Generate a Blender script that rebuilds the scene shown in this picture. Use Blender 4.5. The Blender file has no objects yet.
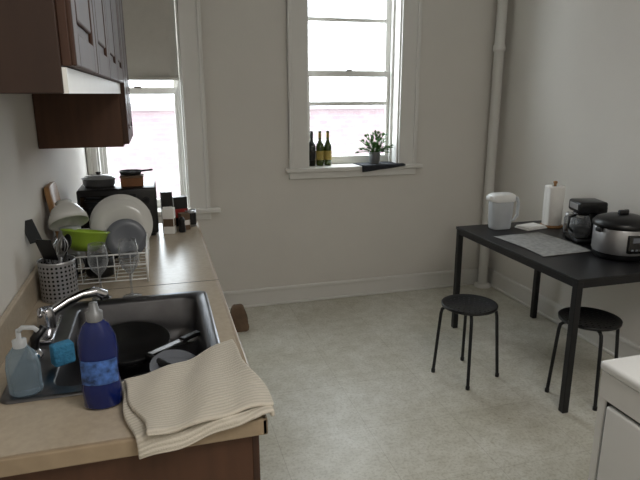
import bpy, bmesh, math, random
from mathutils import Matrix, Vector
random.seed(4)
sc=bpy.context.scene
def lin(c):
    return tuple(((x/255)/12.92 if x/255<=0.04045 else ((x/255+0.055)/1.055)**2.4) for x in c)
# ---------------------------------------------------------------- materials
def mat(name,col,rough=.5,metal=0,noise=0,scale=8,bump=0,bscale=None,spec=.5,trans=0,ior=1.45,coat=0,sub=None,stretch=None):
    m=bpy.data.materials.new(name); m.use_nodes=True; nt=m.node_tree; N=nt.nodes; b=N['Principled BSDF']
    c=lin(col)
    b.inputs['Base Color'].default_value=(*c,1); b.inputs['Roughness'].default_value=rough; b.inputs['Metallic'].default_value=metal
    b.inputs['Specular IOR Level'].default_value=spec; b.inputs['Transmission Weight'].default_value=trans; b.inputs['IOR'].default_value=ior
    b.inputs['Coat Weight'].default_value=coat
    tc=N.new('ShaderNodeTexCoord'); mp=N.new('ShaderNodeMapping'); nt.links.new(tc.outputs['Object'],mp.inputs[0])
    if stretch: mp.inputs['Scale'].default_value=stretch
    if noise:
        n=N.new('ShaderNodeTexNoise'); n.inputs['Scale'].default_value=scale; n.inputs['Detail'].default_value=6
        nt.links.new(mp.outputs[0],n.inputs['Vector'])
        r=N.new('ShaderNodeValToRGB'); r.color_ramp.elements[0].position=.3; r.color_ramp.elements[1].position=.7
        r.color_ramp.elements[0].color=(*[max(0,x*(1-noise)) for x in c],1); r.color_ramp.elements[1].color=(*[min(1,x*(1+noise)) for x in c],1)
        nt.links.new(n.outputs['Fac'],r.inputs[0]); nt.links.new(r.outputs[0],b.inputs['Base Color'])
    if bump:
        n2=N.new('ShaderNodeTexNoise'); n2.inputs['Scale'].default_value=bscale or scale*4; nt.links.new(mp.outputs[0],n2.inputs['Vector'])
        bp=N.new('ShaderNodeBump'); bp.inputs['Strength'].default_value=bump; bp.inputs['Distance'].default_value=.01
        nt.links.new(n2.outputs['Fac'],bp.inputs['Height']); nt.links.new(bp.outputs[0],b.inputs['Normal'])
    return m
M={}
M['wall']=mat('wall_paint',(215,211,204),.7,noise=.02,scale=3,bump=.05,bscale=60)
M['trim']=mat('trim_paint',(220,218,213),.42,noise=.015,scale=6)
M['ceil']=mat('ceiling_paint',(228,227,222),.8,noise=.02,scale=3)
M['cab']=mat('cabinet_wood',(62,38,26),.5,noise=.25,scale=5,stretch=(6,6,.8),coat=.05)
M['cab2']=mat('cabinet_wood_backlit',(52,35,27),.6,noise=.15,scale=4,stretch=(6,6,.8))  # same cabinet wood, backlit shade of the near unit put into its colour
M['cab3']=mat('cabinet_wood_light',(80,53,37),.6,noise=.15,scale=4,stretch=(6,6,.8))
M['lam']=mat('counter_laminate',(182,169,150),.24,noise=.06,scale=60)
M['lamedge']=mat('counter_edge',(158,140,116),.4,noise=.08,scale=30)
M['steel']=mat('brushed_steel',(176,176,178),.38,.85,noise=.08,scale=20)
M['sinksteel']=mat('sink_steel',(112,112,115),.33,1,noise=.12,scale=14)
M['chrome']=mat('chrome',(190,190,194),.16,1,noise=.03,scale=10)
M['black']=mat('black_metal',(18,18,21),.42,noise=.2,scale=30)
M['blackplastic']=mat('black_plastic',(16,16,18),.35,noise=.2,scale=30)
M['white']=mat('white_plastic',(232,232,230),.35,noise=.02,scale=20)
M['enamel']=mat('white_enamel',(222,222,220),.25,noise=.015,scale=10,coat=.2)
M['porcelain']=mat('porcelain',(210,210,206),.15,noise=.02,scale=10)
M['greyplate']=mat('grey_stoneware',(112,116,124),.3,noise=.05,scale=10)
M['paper']=mat('paper',(236,234,230),.9,noise=.02,scale=30,bump=.1)
M['green']=mat('green_plastic',(156,188,66),.4,noise=.08,scale=20)
M['wood']=mat('board_wood',(150,112,72),.55,noise=.2,scale=6,stretch=(10,1,1))
M['brown']=mat('brown_bag',(106,86,68),.8,noise=.25,scale=12,bump=.5,bscale=20)
M['red']=mat('red_card',(150,40,36),.5,noise=.15,scale=20)
M['orange']=mat('orange_card',(120,78,46),.5,noise=.15,scale=20)
M['navy']=mat('blue_soap_plastic',(8,28,92),.22,noise=.15,scale=8,coat=.2)
M['label']=mat('soap_label',(62,96,158),.4,noise=.8,scale=60)
M['sponge']=mat('blue_sponge',(60,130,170),.9,noise=.2,scale=60,bump=.6,bscale=120)
M['bottle_dark']=mat('dark_bottle_glass',(14,18,12),.1,noise=.2,scale=10,coat=.5)
M['bottle_green']=mat('green_bottle_glass',(60,74,24),.1,noise=.2,scale=10,coat=.5)
M['gold']=mat('gold_label',(160,140,70),.4,noise=.2,scale=30)
M['leaf']=mat('leaf_green',(66,104,48),.5,noise=.3,scale=20)
M['pot']=mat('grey_pot',(130,132,134),.4,.3,noise=.1,scale=20)
M['cloth']=mat('dark_cloth',(44,46,52),.9,noise=.3,scale=30,bump=.3)
M['mat']=mat('grey_placemat',(150,150,148),.85,noise=.2,scale=35,bump=.4,bscale=90)
M['shade']=mat('shade_fabric',(192,188,180),.9,noise=.03,scale=20)
M['grill']=mat('dark_glass',(8,8,9),.1,noise=.1,coat=.6)
M['coffee']=mat('pan_iron',(14,14,15),.4,noise=.2,scale=30)
def glassy(name,tint,alpha,rough=.05,edge=.5):
    m=bpy.data.materials.new(name); m.use_nodes=True; nt=m.node_tree; N=nt.nodes; N.clear()
    o=N.new('ShaderNodeOutputMaterial'); mx=N.new('ShaderNodeMixShader'); t=N.new('ShaderNodeBsdfTransparent'); p=N.new('ShaderNodeBsdfPrincipled')
    lw=N.new('ShaderNodeLayerWeight'); lw.inputs[0].default_value=.3
    n=N.new('ShaderNodeTexNoise'); n.inputs['Scale'].default_value=5
    mr=N.new('ShaderNodeMapRange'); mr.inputs['To Min'].default_value=alpha*.9; mr.inputs['To Max'].default_value=alpha*1.1
    ad=N.new('ShaderNodeMath'); ad.operation='MULTIPLY_ADD'; ad.inputs[1].default_value=edge; ad.use_clamp=True
    nt.links.new(n.outputs['Fac'],mr.inputs['Value']); nt.links.new(lw.outputs['Facing'],ad.inputs[0]); nt.links.new(mr.outputs[0],ad.inputs[2]); nt.links.new(ad.outputs[0],mx.inputs[0])
    t.inputs[0].default_value=(*[.5+.5*x for x in lin(tint)],1); p.inputs['Base Color'].default_value=(*lin(tint),1); p.inputs['Roughness'].default_value=rough
    nt.links.new(t.outputs[0],mx.inputs[1]); nt.links.new(p.outputs[0],mx.inputs[2]); nt.links.new(mx.outputs[0],o.inputs[0]); return m
M['pane']=glassy('window_glass',(240,245,245),.03,edge=.1)
M['glass']=glassy('drinking_glass',(198,202,206),.05,edge=.8)
M['soapglass']=glassy('clear_soap',(170,192,208),.22)
M['pitcher']=glassy('pitcher_plastic',(222,226,230),.5,.2)
# floor
def floor_mat():
    m=bpy.data.materials.new('vinyl_floor'); m.use_nodes=True; nt=m.node_tree; N=nt.nodes; b=N['Principled BSDF']
    tc=N.new('ShaderNodeTexCoord'); br=N.new('ShaderNodeTexBrick'); br.offset=0; br.squash=1
    br.inputs['Scale'].default_value=1; br.inputs['Brick Width'].default_value=.46; br.inputs['Row Height'].default_value=.46; br.inputs['Mortar Size'].default_value=.0018; br.inputs['Mortar Smooth'].default_value=.6
    br.inputs['Color1'].default_value=(*lin((213,211,201)),1); br.inputs['Color2'].default_value=(*lin((210,208,198)),1); br.inputs['Mortar'].default_value=(*lin((186,182,170)),1)
    nt.links.new(tc.outputs['Object'],br.inputs[0])
    def layer(prev,scale,detail,rough,c0,p0,p1,fac):
        n=N.new('ShaderNodeTexNoise'); n.inputs['Scale'].default_value=scale; n.inputs['Detail'].default_value=detail; n.inputs['Roughness'].default_value=rough; nt.links.new(tc.outputs['Object'],n.inputs[0])
        r=N.new('ShaderNodeValToRGB'); r.color_ramp.elements[0].position=p0; r.color_ramp.elements[1].position=p1
        r.color_ramp.elements[0].color=(*c0,1); r.color_ramp.elements[1].color=(1,1,1,1); nt.links.new(n.outputs['Fac'],r.inputs[0])
        mx=N.new('ShaderNodeMix'); mx.data_type='RGBA'; mx.blend_type='MULTIPLY'; mx.inputs[0].default_value=fac
        nt.links.new(prev,mx.inputs[6]); nt.links.new(r.outputs[0],mx.inputs[7]); return mx.outputs[2]
    o=layer(br.outputs[0],11,9,.75,(.80,.785,.74),.38,.6,.9)
    o=layer(o,1.7,4,.5,(.88,.865,.82),.38,.6,1)
    o=layer(o,70,3,.6,(.74,.72,.67),.40,.50,.6)
    v=N.new('ShaderNodeTexVoronoi'); v.inputs['Scale'].default_value=7; nt.links.new(tc.outputs['Object'],v.inputs[0])
    rv=N.new('ShaderNodeValToRGB'); rv.color_ramp.elements[0].position=.03; rv.color_ramp.elements[0].color=(.7,.66,.58,1); rv.color_ramp.elements[1].position=.07; rv.color_ramp.elements[1].color=(1,1,1,1); nt.links.new(v.outputs['Distance'],rv.inputs[0])
    mx3=N.new('ShaderNodeMix'); mx3.data_type='RGBA'; mx3.blend_type='MULTIPLY'; mx3.inputs[0].default_value=.6
    nt.links.new(o,mx3.inputs[6]); nt.links.new(rv.outputs[0],mx3.inputs[7])
    nt.links.new(mx3.outputs[2],b.inputs['Base Color']); b.inputs['Roughness'].default_value=.38
    return m
M['floor']=floor_mat()
def brick_mat():
    m=bpy.data.materials.new('pale_brick'); m.use_nodes=True; nt=m.node_tree; N=nt.nodes; b=N['Principled BSDF']
    tc=N.new('ShaderNodeTexCoord'); mp=N.new('ShaderNodeMapping'); mp.inputs['Rotation'].default_value=(math.radians(90),0,0); br=N.new('ShaderNodeTexBrick')
    br.inputs['Scale'].default_value=2.6; br.inputs['Mortar Smooth'].default_value=1; br.inputs['Color1'].default_value=(*lin((110,95,96)),1); br.inputs['Color2'].default_value=(*lin((101,85,88)),1); br.inputs['Mortar'].default_value=(*lin((112,102,103)),1)
    nt.links.new(tc.outputs['Object'],mp.inputs[0]); nt.links.new(mp.outputs[0],br.inputs[0]); nt.links.new(br.outputs[0],b.inputs['Base Color']); b.inputs['Roughness'].default_value=.9
    return m
M['brick']=brick_mat()
M['coping']=mat('stone_coping',(118,114,116),.8,noise=.1,scale=3)
def uvmat(name,kind):
    m=bpy.data.materials.new(name); m.use_nodes=True; nt=m.node_tree; N=nt.nodes; b=N['Principled BSDF']; uv=N.new('ShaderNodeTexCoord')
    if kind=='rib':
        w=N.new('ShaderNodeTexWave'); w.bands_direction='Y'; w.inputs['Scale'].default_value=9; w.inputs['Distortion'].default_value=.5; w.inputs['Detail'].default_value=2
        nt.links.new(uv.outputs['UV'],w.inputs[0]); r=N.new('ShaderNodeValToRGB'); r.color_ramp.elements[0].color=(*lin((188,181,167)),1); r.color_ramp.elements[1].color=(*lin((204,197,184)),1)
        r.color_ramp.elements[1].position=.6
        nt.links.new(w.outputs['Fac'],r.inputs[0]); nt.links.new(r.outputs[0],b.inputs['Base Color']); b.inputs['Roughness'].default_value=.95
        n=N.new('ShaderNodeTexNoise'); n.inputs['Scale'].default_value=90; nt.links.new(uv.outputs['UV'],n.inputs[0])
        ad=N.new('ShaderNodeMath'); ad.operation='MULTIPLY_ADD'; ad.inputs[1].default_value=1.2; nt.links.new(n.outputs['Fac'],ad.inputs[0]); nt.links.new(w.outputs['Fac'],ad.inputs[2])
        bp=N.new('ShaderNodeBump'); bp.inputs['Strength'].default_value=.5; bp.inputs['Distance'].default_value=.003; nt.links.new(ad.outputs[0],bp.inputs['Height']); nt.links.new(bp.outputs[0],b.inputs['Normal'])
    else:
        mp=N.new('ShaderNodeMapping'); mp.inputs['Scale'].default_value=(26,9,1); v=N.new('ShaderNodeTexVoronoi'); v.inputs['Randomness'].default_value=0; v.inputs['Scale'].default_value=1; v.voronoi_dimensions='2D'
        nt.links.new(uv.outputs['UV'],mp.inputs[0]); nt.links.new(mp.outputs[0],v.inputs['Vector'])
        r=N.new('ShaderNodeValToRGB'); r.color_ramp.interpolation='CONSTANT'; r.color_ramp.elements[0].color=(.01,.01,.01,1); r.color_ramp.elements[1].position=.27; r.color_ramp.elements[1].color=(*lin((165,165,168)),1)
        nt.links.new(v.outputs['Distance'],r.inputs[0]); nt.links.new(r.outputs[0],b.inputs['Base Color']); b.inputs['Metallic'].default_value=.6; b.inputs['Roughness'].default_value=.4
    return m
M['towel']=uvmat('ribbed_towel','rib'); M['perf']=uvmat('perforated_steel','perf')
# ---------------------------------------------------------------- builder
class B:
    def __init__(s,name,loc=(0,0,0),rot=(0,0,0)):
        s.name=name; s.loc=Vector(loc); s.rot=rot; s.bm=bmesh.new(); s.uv=s.bm.loops.layers.uv.new('UVMap'); s.mats=[]; s.cur=0
    def m(s,k):
        mm=M[k]
        if mm not in s.mats: s.mats.append(mm)
        s.cur=s.mats.index(mm); return s
    def add(s,vs,fs,T=None,smooth=False,uvs=None):
        bv=[s.bm.verts.new(T@Vector(v) if T else Vector(v)) for v in vs]
        for i,f in enumerate(fs):
            try: fc=s.bm.faces.new([bv[j] for j in f])
            except ValueError: continue
            fc.material_index=s.cur; fc.smooth=smooth
            if uvs:
                for l,j in zip(fc.loops,f): l[s.uv].uv=uvs[j]
        return s
    def box(s,lo,hi,bev=0,T=None,seg=2):
        t=bmesh.new(); bmesh.ops.create_cube(t,size=1)
        c=[(a+b)/2 for a,b in zip(lo,hi)]; d=[abs(b-a) for a,b in zip(lo,hi)]
        for v in t.verts: v.co=Vector((v.co.x*d[0]+c[0],v.co.y*d[1]+c[1],v.co.z*d[2]+c[2]))
        if bev: bmesh.ops.bevel(t,geom=list(t.edges),offset=min(bev,min(d)*.49),segments=seg,profile=.5,affect='EDGES')
        t.verts.index_update(); vs=[v.co.copy() for v in t.verts]; fs=[[v.index for v in f.verts] for f in t.faces]; t.free()
        return s.add(vs,fs,T,smooth=bool(bev) and seg>2)
    def lathe(s,prof,c=(0,0,0),seg=32,T=None,smooth=True,sx=1,sy=1):
        vs=[];fs=[];uv=[]
        n=len(prof)
        for i in range(seg+1):
            a=2*math.pi*i/seg
            for j,(r,z) in enumerate(prof): vs.append((c[0]+r*math.cos(a)*sx,c[1]+r*math.sin(a)*sy,c[2]+z)); uv.append((i/seg,j/(n-1)))
        for i in range(seg):
            for j in range(n-1):
                a,b_,c_,d=i*n+j,(i+1)*n+j,(i+1)*n+j+1,i*n+j+1
                if prof[j][0]<1e-6: fs.append([a,c_,d])
                elif prof[j+1][0]<1e-6: fs.append([a,b_,d])
                else: fs.append([a,b_,c_,d])
        return s.add(vs,fs,T,smooth,uv)
    def cyl(s,p,q,r,r2=None,seg=16,smooth=True):
        p=Vector(p);q=Vector(q);h=(q-p).length; T=Matrix.Translation(p)@(q-p).to_track_quat('Z','Y').to_matrix().to_4x4(); r2=r if r2 is None else r2
        s.lathe([(r,0),(r2,h)],T=T,seg=seg,smooth=smooth); s.lathe([(0,0),(r,0)],T=T,seg=seg,smooth=False); s.lathe([(r2,h),(0,h)],T=T,seg=seg,smooth=False); return s
    def tube(s,pts,r,seg=8,T=None,closed=False):
        pts=[Vector(p) for p in pts]; n=len(pts); vs=[];fs=[]
        up=None
        for i,p in enumerate(pts):
            a=pts[(i-1)%n] if (closed or i>0) else p; b=pts[(i+1)%n] if (closed or i<n-1) else p
            t=(b-a).normalized()
            if up is None: up=t.orthogonal().normalized()
            up=(up-t*up.dot(t)); up=up.normalized() if up.length>1e-6 else t.orthogonal().normalized()
            w=t.cross(up); rr=r[i] if isinstance(r,(list,tuple)) else r
            for k in range(seg):
                an=2*math.pi*k/seg; vs.append(p+up*math.cos(an)*rr+w*math.sin(an)*rr)
        m=n if closed else n-1
        for i in range(m):
            for k in range(seg):
                j=(i+1)%n; fs.append([i*seg+k,i*seg+(k+1)%seg,j*seg+(k+1)%seg,j*seg+k])
        if not closed: fs.append(list(range(seg))[::-1]); fs.append([(n-1)*seg+k for k in range(seg)])
        return s.add(vs,fs,T,True)
    def grid(s,fn,nu,nv,T=None,smooth=True):
        vs=[];uv=[];fs=[]
        for i in range(nu+1):
            for j in range(nv+1): vs.append(fn(i/nu,j/nv)); uv.append((i/nu,j/nv))
        for i in range(nu):
            for j in range(nv): a=i*(nv+1)+j; fs.append([a,a+nv+1,a+nv+2,a+1])
        return s.add(vs,fs,T,smooth,uv)
    def loft(s,rings,smooth=True,capend=True,capstart=False):
        vs=[v for r in rings for v in r]; n=len(rings[0]); fs=[]
        for i in range(len(rings)-1):
            for k in range(n): fs.append([i*n+k,i*n+(k+1)%n,(i+1)*n+(k+1)%n,(i+1)*n+k])
        if capend: fs.append([(len(rings)-1)*n+k for k in range(n)])
        if capstart: fs.append(list(range(n))[::-1])
        return s.add(vs,fs,None,smooth)
    def done(s,parent=None,solid=0,subd=0):
        bmesh.ops.recalc_face_normals(s.bm,faces=s.bm.faces)
        me=bpy.data.meshes.new(s.name); s.bm.to_mesh(me); s.bm.free()
        for mm in s.mats: me.materials.append(mm)
        o=bpy.data.objects.new(s.name,me); o.location=s.loc; o.rotation_euler=s.rot; bpy.context.collection.objects.link(o)
        if parent: o.parent=parent
        if solid: md=o.modifiers.new('s','SOLIDIFY'); md.thickness=solid; md.offset=0
        if subd: md=o.modifiers.new('u','SUBSURF'); md.levels=subd; md.render_levels=subd
        return o
def rrect(cx,cy,hx,hy,r,z,n=6):
    out=[]
    for qx,qy,a0 in ((1,1,0),(-1,1,90),(-1,-1,180),(1,-1,270)):
        for k in range(n+1):
            a=math.radians(a0+90*k/n); out.append((cx+qx*(hx-r)+r*math.cos(a),cy+qy*(hy-r)+r*math.sin(a),z))
    return out
XL,XR,YB,H=-.47,2.73,-5.4,2.9
# ---------------------------------------------------------------- shell
B('floor').m('floor').box((XL-.1,YB-.1,-.1),(XR+.1,.25,0)).done()
B('ceiling').m('ceil').box((XL-.1,YB-.1,H),(XR+.1,.25,H+.1)).done()
B('wall_left').m('wall').box((XL-.15,YB,0),(XL,.25,H)).done()
B('wall_right').m('wall').box((XR,YB,0),(XR+.15,.25,H)).done()
B('wall_rear').m('wall').box((XL,YB-.15,0),(XR,YB,H)).done()
W1=(-.40,.20,.80,2.62); W2=(1.10,1.84,1.07,2.62)
w=B('wall_back').m('wall')
w.box((XL,0,0),(W1[0],.24,H)); w.box((W1[1],0,0),(W2[0],.24,H)); w.box((W2[1],0,0),(XR,.24,H))
w.box((W1[0],0,0),(W1[1],.24,W1[2])); w.box((W1[0],0,W1[3]),(W1[1],.24,H)); w.box((W2[0],0,0),(W2[1],.24,W2[2])); w.box((W2[0],0,W2[3]),(W2[1],.24,H))
w.done()
def baseb(name,a,b):
    o=B(name).m('trim'); ax,ay=a;bx,by=b
    if abs(ay-by)<1e-6: o.box((ax,ay-.016,0),(bx,ay,.125),.003); o.box((ax,ay-.024,.115),(bx,ay,.147),.008); o.box((ax,ay-.03,0),(bx,ay,.018),.006)
    else: o.box((ax-.016,ay,0),(ax,by,.125),.003); o.box((ax-.024,ay,.115),(ax,by,.147),.008); o.box((ax-.03,ay,0),(ax,by,.018),.006)
    o.done()
baseb('baseboard_back',(XL,0),(XR,0)); baseb('baseboard_right',(XR,YB),(XR,-.03))
def window(name,W,cas,rails,glassY,sill_ext,bars,casl=None):
    x0,x1,z0,z1=W; casl=cas if casl is None else casl
    o=B(name).m('trim')
    def frame_casing(xa,xb):
        o.box((xa,-.022,z0),(xb,0,z1+cas),.004)
        o.box((xa if xa<x0 else xb-.03,-.036,z0),(xa+.03 if xa<x0 else xb,0,z1+cas),.008)
    frame_casing(x0-casl,x0); frame_casing(x1,x1+cas)
    o.box((x0-casl,-.024,z1),(x1+cas,0,z1+cas),.004)
    o.box((x0,0,z0),(x0+.012,.235,z1)); o.box((x1-.012,0,z0),(x1,.235,z1)); o.box((x0,0,z1-.012),(x1,.235,z1))
    o.box((x0,-.01,z0-.02),(x1,.235,z0+.012)); 
    o.box((x0-casl-sill_ext[0],-.06,z0-.022),(x1+cas+sill_ext[1],0,z0+.012),.008)
    o.box((x0-casl,-.028,z0-.075),(x1+cas,0,z0-.022),.006)
    o.box((x0+.012,glassY-.05,z0+.012),(x0+.03,glassY-.025,z1)); o.box((x1-.03,glassY-.05,z0+.012),(x1-.012,glassY-.025,z1))
    zm=rails; 
    def sash(za,zb,y,bz,bb,bt):
        o.box((x0+.012,y-.018,za),(x0+.055,y+.018,zb),.003); o.box((x1-.055,y-.018,za),(x1-.012,y+.018,zb),.003)
        o.box((x0+.05,y-.018,za),(x1-.05,y+.018,za+bb),.003); o.box((x0+.05,y-.018,zb-bt),(x1-.05,y+.018,zb),.003)
        for b in bz: o.box((x0+.05,y-.012,b-.014),(x1-.05,y+.012,b+.014),.002)
        o.m('pane').box((x0+.05,y-.002,za+bb),(x1-.05,y+.002,zb-bt)); o.m('trim')
    sash(z0+.012,zm+.02,glassY,[b for b in bars if b<zm],.06,.045); sash(zm-.02,z1-.012,glassY+.04,[b for b in bars if b>zm],.045,.05)
    o.m('chrome').box(((x0+x1)/2-.025,glassY-.025,zm+.02),((x0+x1)/2+.025,glassY,zm+.032),.003)
    return o.done()
window('window_1',W1,.15,1.65,.13,(0,.07),[],casl=.065)
window('window_2',W2,.15,1.775,.15,(.03,.05),[1.55,2.17])
sh=B('roller_shade').m('shade'); sh.cyl((-.385,.07,2.57),(.185,.07,2.57),.022); sh.grid(lambda u,v:(-.382+.564*u,.05+.002*math.sin(u*9),1.735+.835*v),8,4); sh.box((-.384,.043,1.72),(.184,.056,1.74),.003); sh.done(solid=.002)
p=B('heating_pipe',(2.64,-.08,0)).m('trim'); p.lathe([(.040,0),(.040,1.94),(.047,1.945),(.05,1.96),(.047,1.99),(.04,1.995),(.038,2.9)],seg=28); p.lathe([(.043,.035),(.06,.03),(.07,.012),(.072,0)],seg=28); p.done()
B('neighbour_building').m('brick').box((-9,8,-4),(14,10,1.30)).m('coping').box((-9.1,7.9,1.30),(14.1,10,1.42)).done()
# ---------------------------------------------------------------- counter
CX0,CX1,CY0,CY1=XL+.002,.20,-3.06,-.90
SX0,SX1,SY0,SY1=-.30,.10,-2.78,-2.19
c=B('kitchen_counter').m('lam')
zt0,zt1=.872,.91
c.box((CX0,SY1,zt0),(CX1-.012,CY1,zt1)); c.box((CX0,CY0+.012,zt0),(CX1-.012,SY0,zt1)); c.box((CX0,SY0,zt0),(SX0,SY1,zt1)); c.box((SX1,SY0,zt0),(CX1-.012,SY1,zt1))
c.m('lamedge').box((CX1-.014,CY0,zt0-.004),(CX1,CY1,zt1),.004); c.box((CX0,CY0,zt0-.004),(CX1,CY0+.014,zt1),.004)
c.m('lam').box((CX0,CY0,zt1),(CX0+.018,CY1,zt1+.10),.004)
c.m('black').box((CX0+.02,-2.022,zt1),(CX1,-2.019,zt1+.0006))
c.m('cab3').box((CX0,CY0+.02,.1),(CX1-.035,CY0+.04,zt0)); c.box((CX0,CY1-.04,.1),(CX1-.035,CY1-.02,zt0))
c.m('cab').box((CX1-.055,CY0+.04,.1),(CX1-.035,CY1-.04,zt0)); c.m('black').box((CX0,CY0+.05,0),(CX1-.10,CY1-.04,.1))
nd=5; L=(CY1-.04-(CY0+.03))/nd
for i in range(nd):
    y0=CY0+.03+i*L+.008; y1=y0+L-.016
    c.m('cab').box((CX1-.035,y0,.70),(CX1-.015,y1,.855),.004)
    c.box((CX1-.035,y0,.12),(CX1-.015,y1,.685),.004); c.box((CX1-.017,y0+.06,.18),(CX1-.008,y1-.06,.625),.006)
    c.m('steel').tube([(CX1-.015,(y0+y1)/2-.04,.78),(CX1+.008,(y0+y1)/2-.035,.78),(CX1+.008,(y0+y1)/2+.035,.78),(CX1-.015,(y0+y1)/2+.04,.78)],.004)
c.done()
def upper(name,y0,y1,z0,z1,ndoor,strip,side):
    o=B(name).m(side).box((XL+.002,y0,z0+.0),(-.135,y1,z1),.002)
    if strip: o.m('white').box((-.137,y0+.002,z0),(-.128,y1-.002,z0+.04))
    L=(y1-y0)/ndoor; zb=z0+(.042 if strip else .01)
    for i in range(ndoor):
        a=y0+i*L+.006; b=a+L-.012
        o.m('cab').box((-.135,a,zb),(-.12,b,z1-.01),.002)
        st=.055
        for lo,hi in (((a,zb),(a+st,z1-.01)),((b-st,zb),(b,z1-.01)),((a+st,zb),(b-st,zb+st)),((a+st,z1-.01-st),(b-st,z1-.01))):
            o.box((-.121,lo[0],lo[1]),(-.112,hi[0],hi[1]),.003)
        o.box((-.121,a+st+.02,zb+st+.02),(-.113,b-st-.02,z1-.03-st),.005)
    o.done()
upper('wall_cabinet',-3.20,-1.64,1.63,2.5,4,True,'cab2')
upper('wall_cabinet',-1.62,-1.08,1.41,2.5,2,False,'cab3')
# ---------------------------------------------------------------- sink
s=B('kitchen_sink').m('sinksteel')
cx,cy=(-.41+.14)/2,(-2.83-2.15)/2
ix,iy=(SX0+SX1)/2,(SY0+SY1)/2; hx,hy=(SX1-SX0)/2-.004,(SY1-SY0)/2-.004
s.loft([rrect(cx,cy,.275,.34,.03,.911),rrect(cx,cy,.272,.337,.03,.918),rrect(cx,cy,.262,.327,.03,.916),rrect(ix,iy,hx+.006,hy+.006,.05,.914),rrect(ix,iy,hx,hy,.05,.905),rrect(ix,iy,hx-.006,hy-.006,.055,.80),rrect(ix,iy,hx-.02,hy-.02,.06,.765),rrect(ix,iy,hx-.05,hy-.05,.06,.752)])
s.m('chrome').lathe([(.045,0),(.045,.004),(.035,.003),(.02,.001),(0,.001)],c=(ix,iy,.752),seg=24)
s.done()
f=B('kitchen_faucet',(-.365,-2.40,.918)).m('chrome')
f.box((-.03,-.10,0),(.03,.10,.014),.006,seg=3)
f.lathe([(.028,.01),(.026,.05),(.022,.07),(.02,.075),(0,.078)],seg=24)
f.tube([(0,0,.04),(.02,.015,.06),(.06,.04,.078),(.10,.06,.088),(.14,.078,.088),(.162,.085,.075),(.166,.085,.058)],[.018,.016,.015,.015,.017,.018,.016],seg=14)
f.tube([(0,0,.07),(-.01,-.03,.078),(0,-.08,.08)],[.012,.009,.007],seg=10)
f.done()
f=B('sink_sprayer',(-.365,-2.60,.918)).m('chrome'); f.lathe([(.022,0),(.022,.01),(.014,.03),(0,.03)],seg=18); f.m('blackplastic').tube([(0,0,.02),(.005,0,.06),(.03,.005,.09)],[.012,.013,.011],seg=10); f.done()
f=B('frying_pan',(-.135,-2.36,.757),(math.radians(6),0,0)).m('coffee'); f.lathe([(0,0),(.10,0),(.13,.035),(.134,.035),(.104,-.004),(0,-.004)],c=(0,0,.05),seg=40); f.tube([(.06,-.11,.085),(.10,-.19,.105),(.13,-.26,.125)],[.010,.012,.011],seg=8); f.done()
for i in range(2):
    f=B('stoneware_plate',(.0,-2.60+.03*i,.77+.014*i),(.32,.1,.2)).m('greyplate'); f.lathe([(0,0),(.05,0),(.075,.014),(.077,.014),(.052,-.004),(0,-.004)],c=(0,0,.04),seg=36); f.done()
f=B('kitchen_knife',(-.02,-2.50,.862),(0,.05,.75)).m('steel').box((-.06,-.010,0),(.07,.010,.002),.0005); f.m('blackplastic').box((.07,-.011,-.006),(.15,.011,.008),.004); f.done()
f=B('serving_spoon',(.0,-2.45,.83),(0,.12,.95)).m('steel'); f.tube([(-.10,0,0),(0,0,.01),(.09,0,.0)],.005); f.lathe([(0,-.008),(.02,-.005),(.03,.003)],c=(.11,0,0),sx=1.2,sy=.8,seg=16); f.done()
B('dish_sponge',(-.285,-2.655,.925),(0,0,.5)).m('sponge').box((-.028,-.018,-.004),(.028,.018,.055),.006,seg=3).done()
f=B('hand_soap_bottle',(-.352,-2.79,.919)).m('soapglass'); f.lathe([(0,0),(.034,0),(.037,.006),(.037,.07),(.032,.10),(.018,.118),(.014,.125)],seg=28,sx=1.05,sy=.85)
f.m('pitcher').lathe([(.016,.12),(.016,.138),(.006,.14),(.005,.165),(0,.165)],seg=18); f.tube([(0,0,.158),(.01,.0,.168),(.035,.0,.165),(.043,.0,.156)],.006,seg=8); f.done()
f=B('dish_soap_bottle',(-.165,-2.895,.912)).m('navy'); f.lathe([(0,0),(.038,0),(.043,.006),(.044,.05),(.040,.09),(.044,.14),(.042,.175),(.03,.205),(.017,.218),(.016,.224)],seg=32,sy=.62)
f.m('label').grid(lambda u,v:(.0452*math.cos(math.pi*(1.15+.7*u)),.0452*.63*math.sin(math.pi*(1.15+.7*u)),.065+.06*v),12,4)
f.m('pot').lathe([(.018,.216),(.019,.236),(.012,.24),(.009,.258),(0,.26)],seg=18); f.done()
# towel
def towel(o,off,A,Bc,Cc,D,seed,nu=44,nv=44):
    A,Bc,Cc,D=[Vector(q) for q in (A,Bc,Cc,D)]
    def fn(u,v):
        P=(A*(1-u)+Bc*u)*(1-v)+(D*(1-u)+Cc*u)*v
        x,y=P.x,P.y
        x+=.006*math.sin(9*v+seed); y+=.005*math.sin(7*u+seed*2)
        z=.924+off+.006*math.sin(6*u+seed)*math.sin(5*v+seed)+.0035*math.sin(15*u+seed*2+6*v)
        ey=CY0-.012-off
        if y<ey: ov=ey-y; y=ey-.004*math.sin(8*u+seed)-min(.01,ov*.3); z-=ov*.97
        ex=CX1+.010+off*.5
        if x>ex: ov=x-ex; x=ex+min(.006,ov*.2); z-=ov*.95
        return (x,y,z)
    o.grid(fn,nu,nv)
f=B('dish_towel').m('towel')
towel(f,0,(-.135,-2.84,0),(.15,-2.67,0),(.225,-3.065,0),(-.085,-3.125,0),.3)
towel(f,.015,(-.125,-2.86,0),(.165,-2.675,0),(.222,-3.05,0),(-.06,-3.10,0),1.1)
f.done(solid=.012,subd=1)
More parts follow.
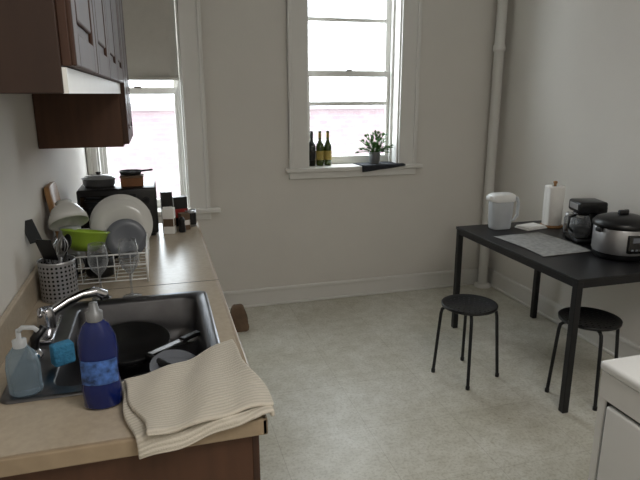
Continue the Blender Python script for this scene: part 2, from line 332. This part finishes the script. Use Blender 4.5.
# ---------------------------------------------------------------- counter clutter
f=B('utensil_holder',(-.375,-2.07,.911)).m('perf').lathe([(.062,.004),(.062,.143)],seg=40); f.m('steel').lathe([(0,.001),(.063,.001),(.063,.006)],seg=40); f.lathe([(.0635,.14),(.0635,.146),(.060,.146),(.060,.14)],seg=40); f.done()
def utensil(name,base,tip,m,kind):
    o=B(name).m(m); b=Vector(base); t=Vector(tip); o.tube([b,(b+t)/2,t],.005,seg=8)
    d=(t-b).normalized(); T=Matrix.Translation(t)@d.to_track_quat('Z','X').to_matrix().to_4x4()
    if kind=='spat': o.box((-.004,-.028,-.005),(.001,.028,.08),.002,T=T)
    elif kind=='spoon': o.lathe([(0,-.006),(.012,-.004),(.022,.004),(.025,.01)],seg=16,T=T@Matrix.Translation((0,0,.03))@Matrix.Rotation(math.radians(90),4,'Y')@Matrix.Scale(1.4,4,(1,0,0)))
    else:
        for k in range(5): a=math.pi*k/5; o.tube([(0,0,-.01)]+[(.022*math.sin(math.pi*q/6)*math.cos(a),.022*math.sin(math.pi*q/6)*math.sin(a),.08*q/6) for q in range(7)],.0012,seg=5,T=T)
    o.done()
utensil('spatula',(-.365,-2.08,.92),(-.44,-2.03,1.12),'blackplastic','spat')
utensil('slotted_spatula',(-.36,-2.05,.92),(-.385,-2.10,1.07),'blackplastic','spat')
utensil('cooking_spoon',(-.39,-2.06,.92),(-.345,-2.02,1.07),'blackplastic','spoon')
utensil('whisk',(-.38,-2.09,.92),(-.36,-2.06,1.06),'steel','whisk')
def wineglass(x,y,h=.205):
    o=B('wine_glass',(x,y,.911)).m('glass'); o.lathe([(0,.003),(.033,.001),(.034,.002),(.006,.008),(.004,.02),(.004,.085),(.012,.095),(.028,.115),(.035,.14),(.034,.17),(.029,h),(.0282,h)],seg=32); o.done()
wineglass(-.23,-2.12); wineglass(-.125,-2.13,.215)
f=B('dish_rack').m('white')
rx0,rx1,ry0,ry1=-.43,-.07,-1.97,-1.48
for z in (.925,.985,1.03):
    f.tube([(rx0,ry0,z),(rx1,ry0,z),(rx1,ry1,z),(rx0,ry1,z)],.003 if z<1 else .004,closed=True,seg=6)
n=10
for i in range(n+1):
    y=ry0+(ry1-ry0)*i/n; f.tube([(rx0,y,1.03),(rx0,y,.925),(rx1,y,.925),(rx1,y,1.03)],.002,seg=5)
for i in range(7):
    x=rx0+(rx1-rx0)*i/6; f.tube([(x,ry0,1.03),(x,ry0,.925),(x,ry1,.925),(x,ry1,1.03)],.002,seg=5)
for x in (rx0,rx1):
    for y in (ry0,ry1): f.tube([(x,y,1.03),(x,y,.913)],.004,seg=6)
for i in range(8):
    y=-1.75+.03*i; f.tube([(-.25,y,.925),(-.25,y+.003,1.0)],.002,seg=5); f.tube([(-.11,y,.925),(-.11,y+.003,1.0)],.002,seg=5)
f.done()
def plate(name,c,r,tilt,yaw,m='porcelain'):
    o=B(name,c,(math.radians(90-tilt),0,yaw)).m(m); o.lathe([(0,0),(.55*r,0),(.62*r,.006),(r,.02),(r,.024),(.6*r,.011),(0,.006)],seg=44); return o.done()
plate('dinner_plate',(-.175,-1.58,1.065),.133,12,0.05)
plate('dinner_plate',(-.175,-1.625,1.06),.125,12,0.05)
plate('salad_plate',(-.155,-1.69,1.025),.085,12,0.05,'greyplate')
f=B('green_colander',(-.315,-1.79,1.01),(math.radians(-10),math.radians(8),0)).m('green'); f.lathe([(0,0),(.045,0),(.075,.03),(.088,.075),(.094,.078),(.094,.082),(.086,.08),(.07,.033),(.042,.006),(0,.005)],seg=36); f.done()
f=B('white_bowl',(-.375,-1.72,1.145),(math.radians(150),math.radians(-15),0)).m('porcelain'); f.lathe([(0,-.058),(.03,-.055),(.033,-.06),(.028,-.05),(.055,-.03),(.075,.01),(.078,.035),(.075,.035),(.07,.01),(.05,-.025),(0,-.045)],seg=36); f.done()
f=B('coffee_mug',(-.37,-1.91,.93)).m('blackplastic'); f.lathe([(0,0),(.036,0),(.04,.005),(.042,.09),(.039,.09),(.037,.008),(0,.006)],seg=28); f.tube([(.04,0,.085),(.065,0,.08),(.072,0,.05),(.06,0,.025),(.04,0,.02)],.005); f.done()
f=B('storage_jar',(-.378,-1.67,.93)).m('pitcher'); f.lathe([(0,0),(.045,0),(.05,.006),(.05,.12),(.044,.14),(.046,.16),(0,.162)],seg=30); f.done()
f=B('saucepan',(-.25,-1.88,.93)).m('coffee'); f.lathe([(0,0),(.05,0),(.055,.01),(.056,.075),(.053,.075),(.05,.01),(0,.008)],seg=32); f.tube([(.05,0,.065),(.1,.01,.075),(.15,.02,.08)],.007); f.done()
f=B('cutting_board',(-.413,-1.58,.925),(math.radians(90-8),0,math.radians(90))).m('wood')
f.loft([rrect(0,.17,.10,.165,.03,z) for z in (0,.002,.016,.018)],capstart=True); f.done()
# toaster oven
f=B('toaster_oven',(-.21,-1.08,.911)).m('blackplastic'); f.box((-.19,-.13,.015),(.19,.13,.255),.012,seg=3)
f.m('grill').box((-.175,-.136,.04),(.09,-.129,.225),.003); f.m('blackplastic').tube([(-.15,-.135,.205),(-.15,-.16,.205),(.065,-.16,.205),(.065,-.135,.205)],.005)
for z in (.19,.13,.07): f.cyl((.14,-.13,z),(.14,-.148,z),.016)
for x in (-.16,.16):
    for y in (-.1,.1): f.cyl((x,y,0),(x,y,.02),.014)
f.done()
f=B('casserole_dish',(-.30,-1.08,1.167)).m('steel'); f.lathe([(0,0),(.07,0),(.078,.01),(.08,.04),(.085,.042),(.076,.04),(.07,.008),(0,.006)],seg=36); f.m('glass').lathe([(.08,.043),(.06,.055),(0,.06)],seg=36); f.m('blackplastic').lathe([(.008,.058),(.014,.072),(0,.075)],seg=16); f.done()
f=B('wooden_box',(-.135,-1.12,1.167)).m('orange').box((-.055,-.04,0),(.055,.04,.045),.004).m('brown').box((-.058,-.043,.045),(.058,.043,.055),.003).done()
f=B('frying_pan',(-.14,-1.11,1.226)).m('black'); f.lathe([(0,0),(.05,0),(.058,.018),(.055,.018),(.047,.004),(0,.004)],seg=28); f.tube([(.055,0,.015),(.11,-.01,.02)],.005); f.done()
def carton(name,x,y,w,d,h,m,m2,rz=0):
    o=B(name,(x,y,.911),(0,0,rz)).m(m).box((-w/2,-d/2,0),(w/2,d/2,h),.002); o.m(m2).box((-w/2+.004,-d/2-.0015,h*.3),(w/2-.004,-d/2,h*.6)); o.box((w/2,-d/2+.004,h*.3),(w/2+.0015,d/2-.004,h*.6)); o.done()
carton('tea_box',.10,-.99,.075,.05,.165,'blackplastic','red',.15)
carton('spice_box',.035,-1.16,.06,.05,.135,'paper','brown',-.2)
carton('cereal_box',.03,-1.02,.06,.04,.20,'blackplastic','paper',.1)
carton('cracker_box',.115,-1.09,.05,.05,.09,'brown','paper',.3)
f=B('tin_can',(.155,-1.02,.911)).m('steel'); f.lathe([(0,0),(.03,0),(.03,.09),(.028,.09),(.028,.086),(0,.086)],seg=28); f.m('blackplastic').lathe([(.0305,.012),(.0305,.078)],seg=28); f.done()
f=B('salt_shaker',(.10,-1.15,.911)).m('blackplastic').lathe([(0,0),(.018,0),(.02,.01),(.015,.05),(.017,.065),(.01,.08),(0,.082)],seg=20); f.done()
# ---------------------------------------------------------------- sill items
zs=W2[2]+.0125
def wine(x,y,m,lab):
    o=B('wine_bottle',(x,y,zs)).m(m); o.lathe([(0,.004),(.024,0),(.031,.004),(.0315,.14),(.029,.16),(.014,.19),(.0115,.2),(.0115,.255),(.013,.256),(.013,.266),(0,.267)],seg=28)
    o.m(lab).lathe([(.0319,.045),(.0319,.115)],seg=28); o.lathe([(.0122,.215),(.0122,.253)],seg=20); o.done()
wine(1.147,.06,'bottle_dark','blackplastic'); wine(1.213,.06,'bottle_green','gold'); wine(1.278,.065,'bottle_green','gold')
f=B('potted_plant',(1.655,.03,zs+.006)).m('pot'); f.lathe([(0,0),(.036,0),(.038,.004),(.046,.085),(.048,.09),(.043,.09),(.040,.075),(0,.072)],seg=28); f.m('brown').lathe([(.041,.076),(0,.08)],seg=20)
f.m('leaf')
for i in range(110):
    a=random.uniform(0,2*math.pi); el=random.uniform(.1,1.45); L=random.uniform(.05,.11+.05*math.sin(el)); h0=.078
    tip=Vector((math.cos(a)*L*math.cos(el)*1.3,math.sin(a)*L*math.cos(el)*.5,h0+L*math.sin(el))); b=Vector((0.01*math.cos(a),.01*math.sin(a),h0))
    f.tube([b,(b+tip)/2+Vector((0,0,.01)),tip],.0016,seg=5)
    d=(tip-b).normalized(); sd=d.cross(Vector((random.uniform(-.5,.5),random.uniform(-.5,.5),1))).normalized(); lw=random.uniform(.011,.017); ll=random.uniform(.03,.045)
    f.add([tip-d*.01,tip+d*ll*.4+sd*lw,tip+d*ll-Vector((0,0,.01)),tip+d*ll*.4-sd*lw],[[0,1,2],[0,2,3]])
f.done()
def dc(u,v):
    yy=.10-.22*v+.04*u; z=zs+.003+.001*math.sin(12*u+3*v)
    if yy<-.064: z-=(-.064-yy)*.9; yy=-.068
    return (1.50+.36*u+(.02*v),yy,z)
f=B('dark_cloth').m('cloth').grid(dc,20,16); f.done(solid=.003)
# ---------------------------------------------------------------- table
TX0,TX1,TY0,TY1,TZ=1.94,2.64,-2.005,-.80,.74
t=B('dining_table').m('black'); t.box((TX0,TY0,TZ-.018),(TX1,TY1,TZ),.003)
lg=.036
for x in (TX0+.004,TX1-lg-.004):
    for y in (TY0+.004,TY1-lg-.004): t.box((x,y,0),(x+lg,y+lg,TZ-.018),.003)
t.box((TX0+.006,TY0+.04,TZ-.05),(TX0+.028,TY1-.04,TZ-.018)); t.box((TX1-.028,TY0+.04,TZ-.05),(TX1-.006,TY1-.04,TZ-.018)); t.box((TX0+.04,TY0+.006,TZ-.05),(TX1-.04,TY0+.028,TZ-.018)); t.box((TX0+.04,TY1-.028,TZ-.05),(TX1-.04,TY1-.006,TZ-.018))
t.done()
def stool(x,y,a0):
    o=B('round_stool',(x,y,0)).m('blackplastic'); o.lathe([(0,.437),(.135,.44),(.155,.452),(.16,.45),(.158,.436),(.14,.428),(0,.426)],seg=48)
    for r,n in ((.03,6),(.06,12),(.09,18),(.12,24)):
        for k in range(n): a=2*math.pi*k/n; o.lathe([(0,.0012),(.005,.0012),(.006,-.001)],c=(r*math.cos(a),r*math.sin(a),.4375+r*.022),seg=8)
    o.m('black')
    for k in range(4):
        a=math.radians(a0+90*k); c_,s_=math.cos(a),math.sin(a)
        pts=[(0.02,.422),(.10,.422),(.135,.42),(.152,.408),(.158,.38),(.168,.25),(.185,.02),(.186,.008)]
        o.tube([(r*c_,r*s_,z) for r,z in pts],.0095,seg=10); o.m('blackplastic').lathe([(0,0),(.012,0),(.012,.02),(.009,.022)],c=(.186*c_,.186*s_,0),seg=12); o.m('black')
    o.tube([(.10*math.cos(2*math.pi*k/24),.10*math.sin(2*math.pi*k/24),.418) for k in range(24)],.005,closed=True,seg=6)
    o.done()
stool(1.675,-1.47,65); stool(2.19,-1.84,72)
# table items
tz=TZ+.0005
f=B('water_filter_pitcher',(2.195,-.93,tz)).m('pitcher'); f.loft([rrect(0,0,.068,.048,.035,0),rrect(0,0,.072,.052,.04,.01),rrect(0,0,.08,.058,.045,.18),rrect(.0,0,.082,.06,.045,.19)],capstart=True)
f.m('white').loft([rrect(0,0,.085,.062,.045,.188),rrect(0,0,.088,.064,.045,.195),rrect(0,0,.086,.062,.045,.228),rrect(0,0,.07,.045,.035,.238)]); f.loft([rrect(0,0,.058,.04,.03,.085),rrect(0,0,.065,.046,.03,.10),rrect(0,0,.075,.053,.04,.189)],capstart=True)
f.m('pitcher').tube([(.078,0,.205),(.12,0,.20),(.135,0,.165),(.13,0,.08),(.105,0,.05),(.07,0,.045)],[.012,.012,.011,.010,.010,.009],seg=10); f.m('white').box((-.105,-.025,.195),(-.075,.025,.225),.008,seg=3); f.done()
f=B('paper_towel_roll',(2.565,-.985,tz)).m('wood').lathe([(0,0),(.075,0),(.075,.012),(.02,.014),(0,.014)],seg=36); f.m('paper').lathe([(.02,.016),(.062,.016),(.064,.02),(.064,.275),(.062,.279),(.02,.279)],seg=40); f.m('wood').lathe([(.009,.012),(.009,.295),(.014,.30),(.014,.31),(0,.315)],seg=18)
f.m('paper').grid(lambda u,v:(-.0645-.002*math.sin(u*3),-.01-.035*u,.02+.255*v),4,4); f.done()
def jar(x,y,h,r):
    o=B('glass_jar',(x,y,tz)).m('glass'); o.lathe([(0,.002),(r*.9,0),(r,.006),(r,h*.75),(r*.8,h*.82),(r*.8,h*.86)],seg=28); o.m('steel').lathe([(r*.84,h*.85),(r*.84,h),(0,h)],seg=28); o.m('brown').lathe([(0,.004),(r*.9,.006),(r*.92,h*.4),(0,h*.42)],seg=24); o.done()
jar(2.565,-1.16,.13,.036)
f=B('drinking_glass',(2.60,-1.235,tz)).m('glass').lathe([(0,.004),(.028,0),(.036,.10),(.034,.10),(.026,.006),(0,.008)],seg=28); f.done()
f=B('coffee_maker',(2.50,-1.38,tz),(0,0,-.25)).m('blackplastic'); f.box((-.085,-.085,0),(.085,.085,.03),.01,seg=3); f.box((.02,-.08,.02),(.085,.08,.23),.01,seg=3); f.box((-.085,-.08,.185),(.085,.08,.255),.014,seg=3)
f.m('glass').lathe([(0,.002),(.055,0),(.065,.03),(.06,.09),(.045,.13),(.045,.14)],c=(-.035,0,.032),seg=30); f.m('coffee').lathe([(0,.004),(.05,.004),(.06,.03),(.058,.06),(0,.062)],c=(-.035,0,.032),seg=26)
f.m('blackplastic').lathe([(.047,.135),(.047,.15),(0,.153)],c=(-.035,0,.032),seg=26); f.tube([(-.08,-.02,.165),(-.125,-.04,.16),(-.13,-.045,.10),(-.095,-.03,.07)],.008); f.m('steel').box((-.088,-.05,.205),(-.084,.05,.24),.002); f.done()
f=B('rice_cooker',(2.45,-1.71,tz)).m('blackplastic'); f.lathe([(0,0),(.125,0),(.135,.012),(.137,.035)],seg=44); f.m('steel').lathe([(.137,.035),(.142,.045),(.142,.165),(.137,.175)],seg=44)
f.m('blackplastic').lathe([(.137,.17),(.15,.178),(.15,.195),(.135,.215),(.09,.232),(.04,.238),(0,.239)],seg=44); f.box((-.03,-.014,.232),(.03,.014,.262),.008,seg=3); f.lathe([(.012,.22),(.012,.25),(0,.252)],c=(.07,.05,0),seg=14)
f.box((-.16,-.02,.15),(-.135,.02,.175),.006,seg=3); f.box((.135,-.02,.15),(.16,.02,.175),.006,seg=3)
T=Matrix.Rotation(math.radians(-100),4,'Z'); f.m('grill').box((.122,-.048,.05),(.148,.048,.15),.006,T=T,seg=3); f.m('greyplate').box((.1475,-.025,.11),(.1495,.025,.138),.001,T=T)
for k in range(3): f.box((.1475,-.03+.024*k,.065),(.1495,-.015+.024*k,.075),.001,T=T)
f.done()
f=B('placemat',(2.20,-1.37,tz)).m('mat').grid(lambda u,v:(-.17+.345*u+.012*math.sin(4*v),-.25+.48*v+.02*u,.0035+.0018*math.sin(13*u+3)*math.sin(9*v)),30,36); f.done(solid=.002)
f=B('folded_napkins',(2.40,-.99,tz),(0,0,.2)).m('paper').box((-.09,-.06,0),(.09,.06,.010),.004).box((-.085,-.055,.010),(.08,.055,.020),.004); f.done()
# ---------------------------------------------------------------- range
g=B('kitchen_range').m('enamel'); rx0,rx1,ry0,ry1=1.14,1.82,-3.80,-3.03
g.box((rx0+.03,ry0,.06),(rx1,ry1,.885),.004); g.box((rx0,ry0-.003,.882),(rx1,ry1+.003,.912),.012,seg=3)
g.box((rx0+.008,ry0+.002,.80),(rx0+.03,ry1-.002,.88),.004)
g.m('black').box((rx0+.02,ry0+.004,.06),(rx0+.03,ry1-.004,.80)); g.m('enamel').box((rx0+.004,ry0+.03,.25),(rx0+.026,ry1-.036,.79),.008,seg=3); g.box((rx0+.004,ry0+.03,.08),(rx0+.026,ry1-.036,.235),.006); g.box((rx0+.012,ry1-.024,.06),(rx0+.031,ry1,.80),.003)
g.m('grill').box((rx0+.001,ry0+.18,.38),(rx0+.006,ry1-.20,.60))
g.m('enamel').tube([(rx0+.006,ry0+.10,.73),(rx0-.032,ry0+.10,.735),(rx0-.032,ry1-.30,.735),(rx0+.006,ry1-.30,.73)],.01)
for bx,by,r in ((1.36,-3.27,.075),(1.36,-3.6,.095),(1.62,-3.25,.095),(1.62,-3.6,.075)):
    g.m('chrome').lathe([(r+.02,.001),(r+.02,.005),(r+.005,.003),(r*.6,.001)],c=(bx,by,.912),seg=32); g.m('black')
    g.tube([((r*(1-q/60))*math.cos(q*.4),(r*(1-q/60))*math.sin(q*.4),0) for q in range(50)],.004,seg=6,T=Matrix.Translation((bx,by,.92)))
g.m('enamel').box((rx1-.05,ry0,.90),(rx1,ry1,1.0),.01,seg=3)
g.m('black').box((rx0+.06,ry0+.03,0),(rx1-.02,ry1-.03,.06)); g.done()
# bag on floor
f=B('paper_bag',(.47,-.42,0)).m('brown')
rings=[]
for k in range(9):
    q=k/8; rr=rrect(0,0,.07*(1-.5*q*q),.06*(1-.6*q*q),.035*(1-.5*q),.18*q,4); rings.append([(a+random.uniform(-.005,.005),b+random.uniform(-.005,.005),c_) for a,b,c_ in rr])
f.loft(rings); f.done()
f=B('ceiling_fill_housing',(1.1,-4.3,0)).m('white').lathe([(0,2.9),(.16,2.9),(.17,2.88),(.15,2.85)],seg=32); f.done()  # unseen housing, added only to go with the ceiling fill
# ---------------------------------------------------------------- lights
wd=bpy.data.worlds.new('overcast'); sc.world=wd; wd.use_nodes=True; nt=wd.node_tree; bg=nt.nodes['Background']; bg.inputs[0].default_value=(.90,.945,1,1); bg.inputs[1].default_value=10.5
def area(name,loc,rot,sx,sy,power,col=(1,1,1),portal=False):
    l=bpy.data.lights.new(name,'AREA'); l.shape='RECTANGLE'; l.size=sx; l.size_y=sy; l.energy=power; l.color=col
    if portal: l.cycles.is_portal=True
    o=bpy.data.objects.new(name,l); o.location=loc; o.rotation_euler=rot; bpy.context.collection.objects.link(o); return o
area('portal_window_1',((W1[0]+W1[1])/2,.26,(W1[2]+W1[3])/2),(math.radians(-90),0,0),W1[1]-W1[0],W1[3]-W1[2],1,portal=True)
area('portal_window_2',((W2[0]+W2[1])/2,.26,(W2[2]+W2[3])/2),(math.radians(-90),0,0),W2[1]-W2[0],W2[3]-W2[2],1,portal=True)
area('ceiling_fill',(1.1,-4.3,2.84),(0,0,0),1.2,1.2,36,(1,.965,.92))  # soft fill added behind the camera; no lamp is known there
# ---------------------------------------------------------------- camera
cam=bpy.data.cameras.new('camera'); co=bpy.data.objects.new('camera',cam); bpy.context.collection.objects.link(co)
cam.sensor_width=36; cam.lens=36*567.8/640; cam.clip_start=.02
yaw,pi_,ro=.2770,.2531,-.0028
d=Vector((math.sin(yaw)*math.cos(pi_),math.cos(yaw)*math.cos(pi_),-math.sin(pi_))); r=Vector((math.cos(yaw),-math.sin(yaw),0)); u=r.cross(d)
r2=math.cos(ro)*r+math.sin(ro)*u; u2=-math.sin(ro)*r+math.cos(ro)*u
R=Matrix((r2,u2,-d)).transposed().to_4x4(); co.matrix_world=Matrix.Translation((0,-4.2035,1.6295))@R
sc.camera=co
sc.view_settings.view_transform='Standard'
